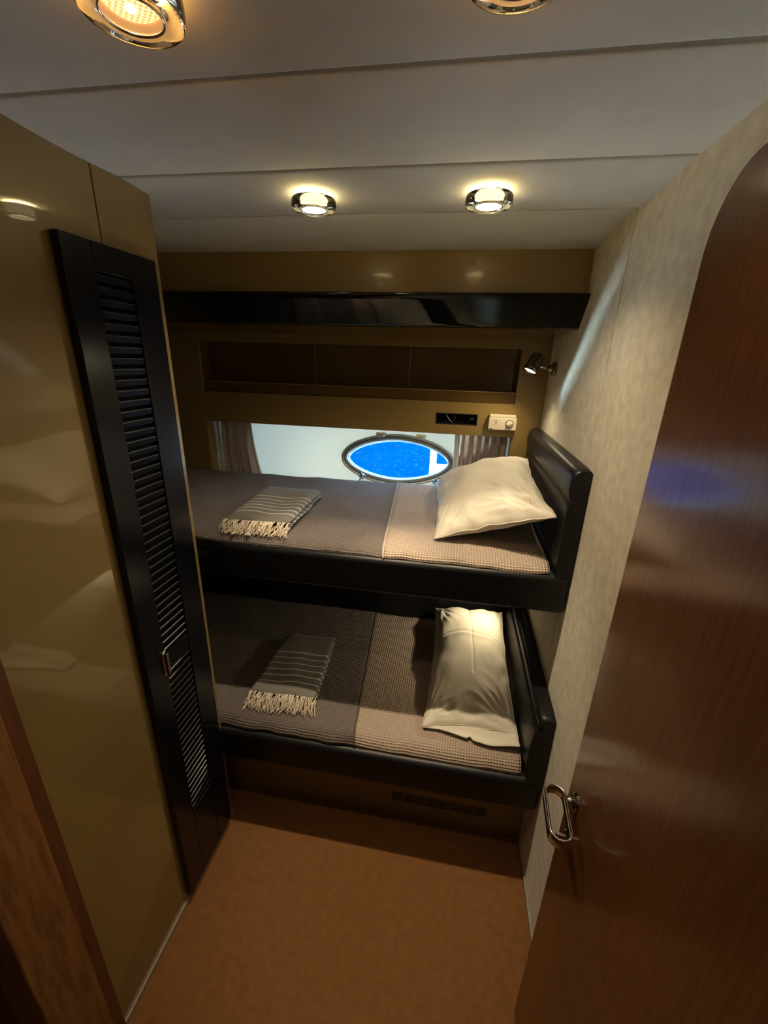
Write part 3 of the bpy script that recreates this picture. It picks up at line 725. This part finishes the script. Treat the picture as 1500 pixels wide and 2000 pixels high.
# ------------------------------------------------------------------ pillows
def pillow(label, NL, NR, FR, FL, thick, under, crease, wr, seed, zmin, flap=False, bulge=(0, 0)):
    NL, NR, FR, FL = (Vector(p) for p in (NL, NR, FR, FL)); org = (NL + NR + FR + FL) / 4
    nrm = (NR - NL).cross(FL - NL).normalized()
    t = thing('pillow', label, 'pillow', org)
    n, m_ = 96, 120
    bm = bmesh.new(); T, B = [], []
    for j in range(m_ + 1):
        rt, rb = [], []
        for i in range(n + 1):
            u, v = i / n, j / m_
            a, b = 2 * u - 1, 2 * v - 1
            pin = .035
            au = u + (-a) * pin * (1 - b * b) * a * a * 1.0
            bv = v + (-b) * pin * (1 - a * a) * b * b * 1.0
            p = NL * (1 - au) * (1 - bv) + NR * au * (1 - bv) + FR * au * bv + FL * (1 - au) * bv - org
            er = max(abs(a), abs(b)) ** 6
            p += (NR - NL) * (.016 * er * fbm(v * 7, u * 2, seed)) + (FL - NL) * (.012 * er * fbm(u * 8, v * 2, seed + 4)) + nrm * (.008 * er * fbm(u * 7 + 2, v * 7, seed))
            s = max(0, (1 - abs(a) ** 2.4) * (1 - abs(b) ** 2.4))
            h = s ** .62
            # edge gathers
            ed = 1 - min(1, min(1 - abs(a), 1 - abs(b)) / .38)
            w = wr * (1 - abs(h - .45)) * (math.sin(26 * v + 5 * fbm(u * 3, v * 3, seed)) * max(0, abs(a) - .45) * (1 if abs(a) > abs(b) else .3) + math.sin(21 * u + 5 * fbm(v * 3, u * 3, seed + 2)) * max(0, abs(b) - .5) * .8)
            w += wr * .9 * fbm(u * 4 + seed, v * 5) * h + wr * .5 * abs(fbm(u * 9 + 3, v * 6 + seed)) * ed
            for cu, cv_, amp, sp in ((1, 0, 1.0, .30), (0, 0, .45, .22), (1, 1, .5, .2), (0, 1, .5, .25)):
                dx, dy = (u - cu) * .7, v - cv_; dd = math.hypot(dx, dy)
                an = math.atan2(dy, dx)
                rg = 1 - abs(fbm(an * 4.5 + cu * 3, dd * 5 + cv_ * 7, seed + 11)) * 2.6
                w += wr * 1.3 * amp * rg * math.exp(-(dd / sp) ** 2) * min(1, dd * 9)
            c = 0
            if crease:
                if v > .30: c -= .0045 * math.exp(-((u - .52 - .02 * math.sin(5 * v)) / .010) ** 2)
                cv = .575 + .045 * (1 - (2 * u - 1) ** 2)
                c -= .006 * math.exp(-((v - cv) / .008) ** 2); c += .004 * math.exp(-((v - cv + .022) / .02) ** 2)
            top = thick * h * (1 + bulge[0] * a + bulge[1] * b) + (w + c) * min(1, s * 6)
            rt.append(bm.verts.new(p + nrm * (top + .002)))
            pb = p - nrm * (under * h + .002 * (s > 0)); pb.z = max(pb.z, zmin - org.z)
            rb.append(bm.verts.new(pb))
        T.append(rt); B.append(rb)
    for G in (T, B):
        for j in range(m_):
            for i in range(n): bm.faces.new((G[j][i], G[j][i + 1], G[j + 1][i + 1], G[j + 1][i]))
    per = [(0, i) for i in range(n)] + [(j, n) for j in range(m_)] + [(m_, i) for i in range(n, 0, -1)] + [(j, 0) for j in range(m_, 0, -1)]
    for k in range(len(per)):
        a, b = per[k], per[(k + 1) % len(per)]
        bm.faces.new((T[a[0]][a[1]], T[b[0]][b[1]], B[b[0]][b[1]], B[a[0]][a[1]]))
    seam = [T[a[0]][a[1]].co.copy() - nrm * .002 for a in per]
    c = obj('cushion', bm, M['pillow'], t, smooth=True)
    bm = bmesh.new(); tube(bm, seam + [seam[0]], .0022, 6, cap=False); obj('seam_piping', bm, M['pillow'], t, smooth=True)
    if flap:
        bm = bmesh.new(); G = []
        for j in range(13):
            v = j / 12; row = []
            for i in range(31):
                u = i / 30
                lip = .040 * min(1, max(0, (u - .18) / .5)) + .004 - .012 * math.exp(-((u - .5) / .02) ** 2)
                base = NL * (1 - u) + NR * u - org
                row.append(bm.verts.new(base + Vector((0, .06 * (1 - v) - lip * v, -.003 + .003 * fbm(u * 5, v * 2) + .010 * max(0, u - .75) * 4 * v))))
            G.append(row)
        for j in range(12):
            for i in range(30): bm.faces.new((G[j][i], G[j][i + 1], G[j + 1][i + 1], G[j + 1][i]))
        f = obj('pillowcase_flap', bm, M['pillow'], t, smooth=True); s = f.modifiers.new('solid', 'SOLIDIFY'); s.thickness = .0025
    return t
pillow('plump ivory pillow leaning on the upper headboard', (-.032, 1.222, 1.098), (.292, 1.130, 1.232), (.292, 1.70, 1.270), (-.062, 1.862, 1.100), .085, .060, False, .017, 3, 1.0915, bulge=(.0, .12))
pillow('flat creased ivory pillow lying on the lower berth', (-.020, 1.088, .474), (.286, 1.092, .486), (.283, 1.715, .555), (-.014, 1.715, .535), .078, .006, True, .010, 8, .468, flap=True, bulge=(-.1, .30))

# ------------------------------------------------------------------ vent grille in the kick panel
vg = thing('vent_grille', 'low slotted air grille in the kick panel under the lower berth', 'vent', (.056, 1.115, .088))
obj('grille_back', boxes((-.173, .173, -.0015, -.0002, -.021, .021)), M['grille_dark'], vg)
bm = bmesh.new()
for k in range(9): x = -.173 + .346 * k / 8; box(bm, x - .0018, x + .0018, -.004, -.0012, -.021, .021)
for k in range(5): z = -.021 + .042 * k / 4; box(bm, -.173, .173, -.0035, -.0012, z - .0012, z + .0012)
obj('bars', bm, M['lacquer_back'], vg)

# ------------------------------------------------------------------ lamps
def downlight(label, x, y, lens, power):
    t = thing('ceiling_light', label, 'ceiling light', (x, y, ZC), 'ceiling downlights')
    bm = bmesh.new(); lathe(bm, [(.029, -.012), (.046, -.012), (.0475, -.015), (.0475, -.028), (.0455, -.031), (.031, -.031), (.029, -.028)], 64)
    o = obj('glass_ring', bm, M['glass'], t, bevel=0); 
    for p in o.data.polygons: p.use_smooth = True
    part_label(o, 'thick clear glass ring')
    bm = bmesh.new(); lathe(bm, [(.0265, -.031), (.0275, -.0325), (.0288, -.0320), (.0286, -.029), (.0265, -.029)], 48)
    obj('chrome_bezel', bm, M['chrome'], t, smooth=True)
    bm = bmesh.new(); lathe(bm, [(.0268, -.029), (.0284, -.029), (.0284, .006), (.0268, .006)], 48)  # added emissive sleeve, imitates lens light spreading into the glass
    part_label(obj('lens_leak_sleeve', bm, M['sleeve' if lens == 'bulb' else 'sleeve_rear'], t, smooth=True), 'added glowing sleeve for lens light inside the glass')
    bm = bmesh.new(); lathe(bm, [(.034, .006), (.034, -.0012), (.036, -.0018), (.038, -.0010), (.038, .006)], 48)
    obj('trim_flange', bm, M['chrome'], t, smooth=True)
    bm = bmesh.new(); lathe(bm, [(.0297, -.0115), (.0302, -.0115), (.0302, -.0045), (.0297, -.0045)], 48)  # added emissive ring in the gap, makes the halo on the ceiling
    part_label(obj('halo_emitter', bm, M['glow' if lens == 'bulb' else 'glow_rear'], t), 'added glowing ring that throws the halo on the ceiling')
    bm = bmesh.new(); lathe(bm, [(0, -.026), (.012, -.0258), (.0225, -.024), (.0264, -.021), (.0264, -.0175), (0, -.0175)], 48, close=False)
    o = obj('lens', bm, M[lens], t); part_label(o, 'lit ribbed lens')
    bm = bmesh.new(); lathe(bm, [(0, -.0275), (.004, -.0270), (.005, -.0258), (0, -.0255)], 20, close=False)
    part_label(obj('bulb_tip', bm, M['bulb_core'], t), 'bright bulb tip')
    col = (1, .80, .54) if lens == 'bulb_rear' else (1, .68, .36)
    lamp('downlight_beam', 'SPOT', power * 1.15, col, t, (0, 0, -.036), (0, 0, -1), spot_size=math.radians(50), spot_blend=.65, shadow_soft_size=.012)
    lamp('downlight_spill', 'SPOT', power * .42, col, t, (0, 0, -.036), (0, 0, -1), spot_size=math.radians(136), spot_blend=.8, shadow_soft_size=.012)
    return t
downlight('ceiling downlight at the near left, cut by the picture edge', -.333, .484, 'bulb', NEAR_W)
downlight('ceiling downlight at the near right, barely showing at the top', .022, .480, 'bulb', NEAR_W)
downlight('rear left ceiling downlight over the front of the upper berth', -.337, 1.030, 'bulb_rear', DOWNLIGHT_W)
downlight('rear right ceiling downlight nearest the suede wall', .031, 1.035, 'bulb_rear', DOWNLIGHT_W)

def reading(label, base, head, d, power, tilt=0):
    t = thing('reading_lamp', label, 'lamp', base)
    bv, hv, d = Vector(base), Vector(head), Vector(d).normalized()
    bm = bmesh.new(); lathe(bm, [(0, 0), (.025, 0), (.025, .010), (.020, .014), (.013, .016), (.012, .026), (.009, .030), (0, .030)], 32, aimed((0, 0, 0), (-1, 0, 0)), close=False)
    obj('wall_mount', bm, M['chrome_dark'], t, bevel=.001)
    a = Vector((-.026, 0, 0)); h = hv - bv; q = (h - a).normalized()
    bm = bmesh.new(); tube(bm, [a, h - q * .018], .0055, 12); obj('arm', bm, M['chrome'], t, smooth=True)
    bm = bmesh.new(); lathe(bm, [(0, -.040), (.014, -.039), (.022, -.034), (.026, -.024), (.0265, .0), (.0268, .012), (.028, .013), (.028, .030), (.0255, .030), (.024, .022), (0, .022)], 40, aimed(h, d), close=False)
    hd = obj('lamp_head', bm, M['chrome_dark'], t)
    for p in hd.data.polygons: p.use_smooth = True
    bm = bmesh.new(); lathe(bm, [(0, .0272), (.015, .0268), (.0235, .0242), (.0235, .0225), (0, .0225)], 32, aimed(h, d), close=False)
    part_label(obj('lamp_lens', bm, M['read_lens'], hd), 'lit lens')
    lamp('reading_beam', 'SPOT', power, (1, .80, .50), t, h + d * .034, d, spot_size=math.radians(140), spot_blend=.6, shadow_soft_size=.012)
    return t
reading('chrome reading lamp on the suede wall beside the niche', (XR, 1.745, 1.607), (.272, 1.725, 1.621), (-.42, -.20, -.88), READING_W)
reading('chrome reading lamp under the upper berth lighting the lower pillow', (XR, 1.60, .80), (.255, 1.58, .815), (-.62, -.15, -.75), READING_W * 1.15)
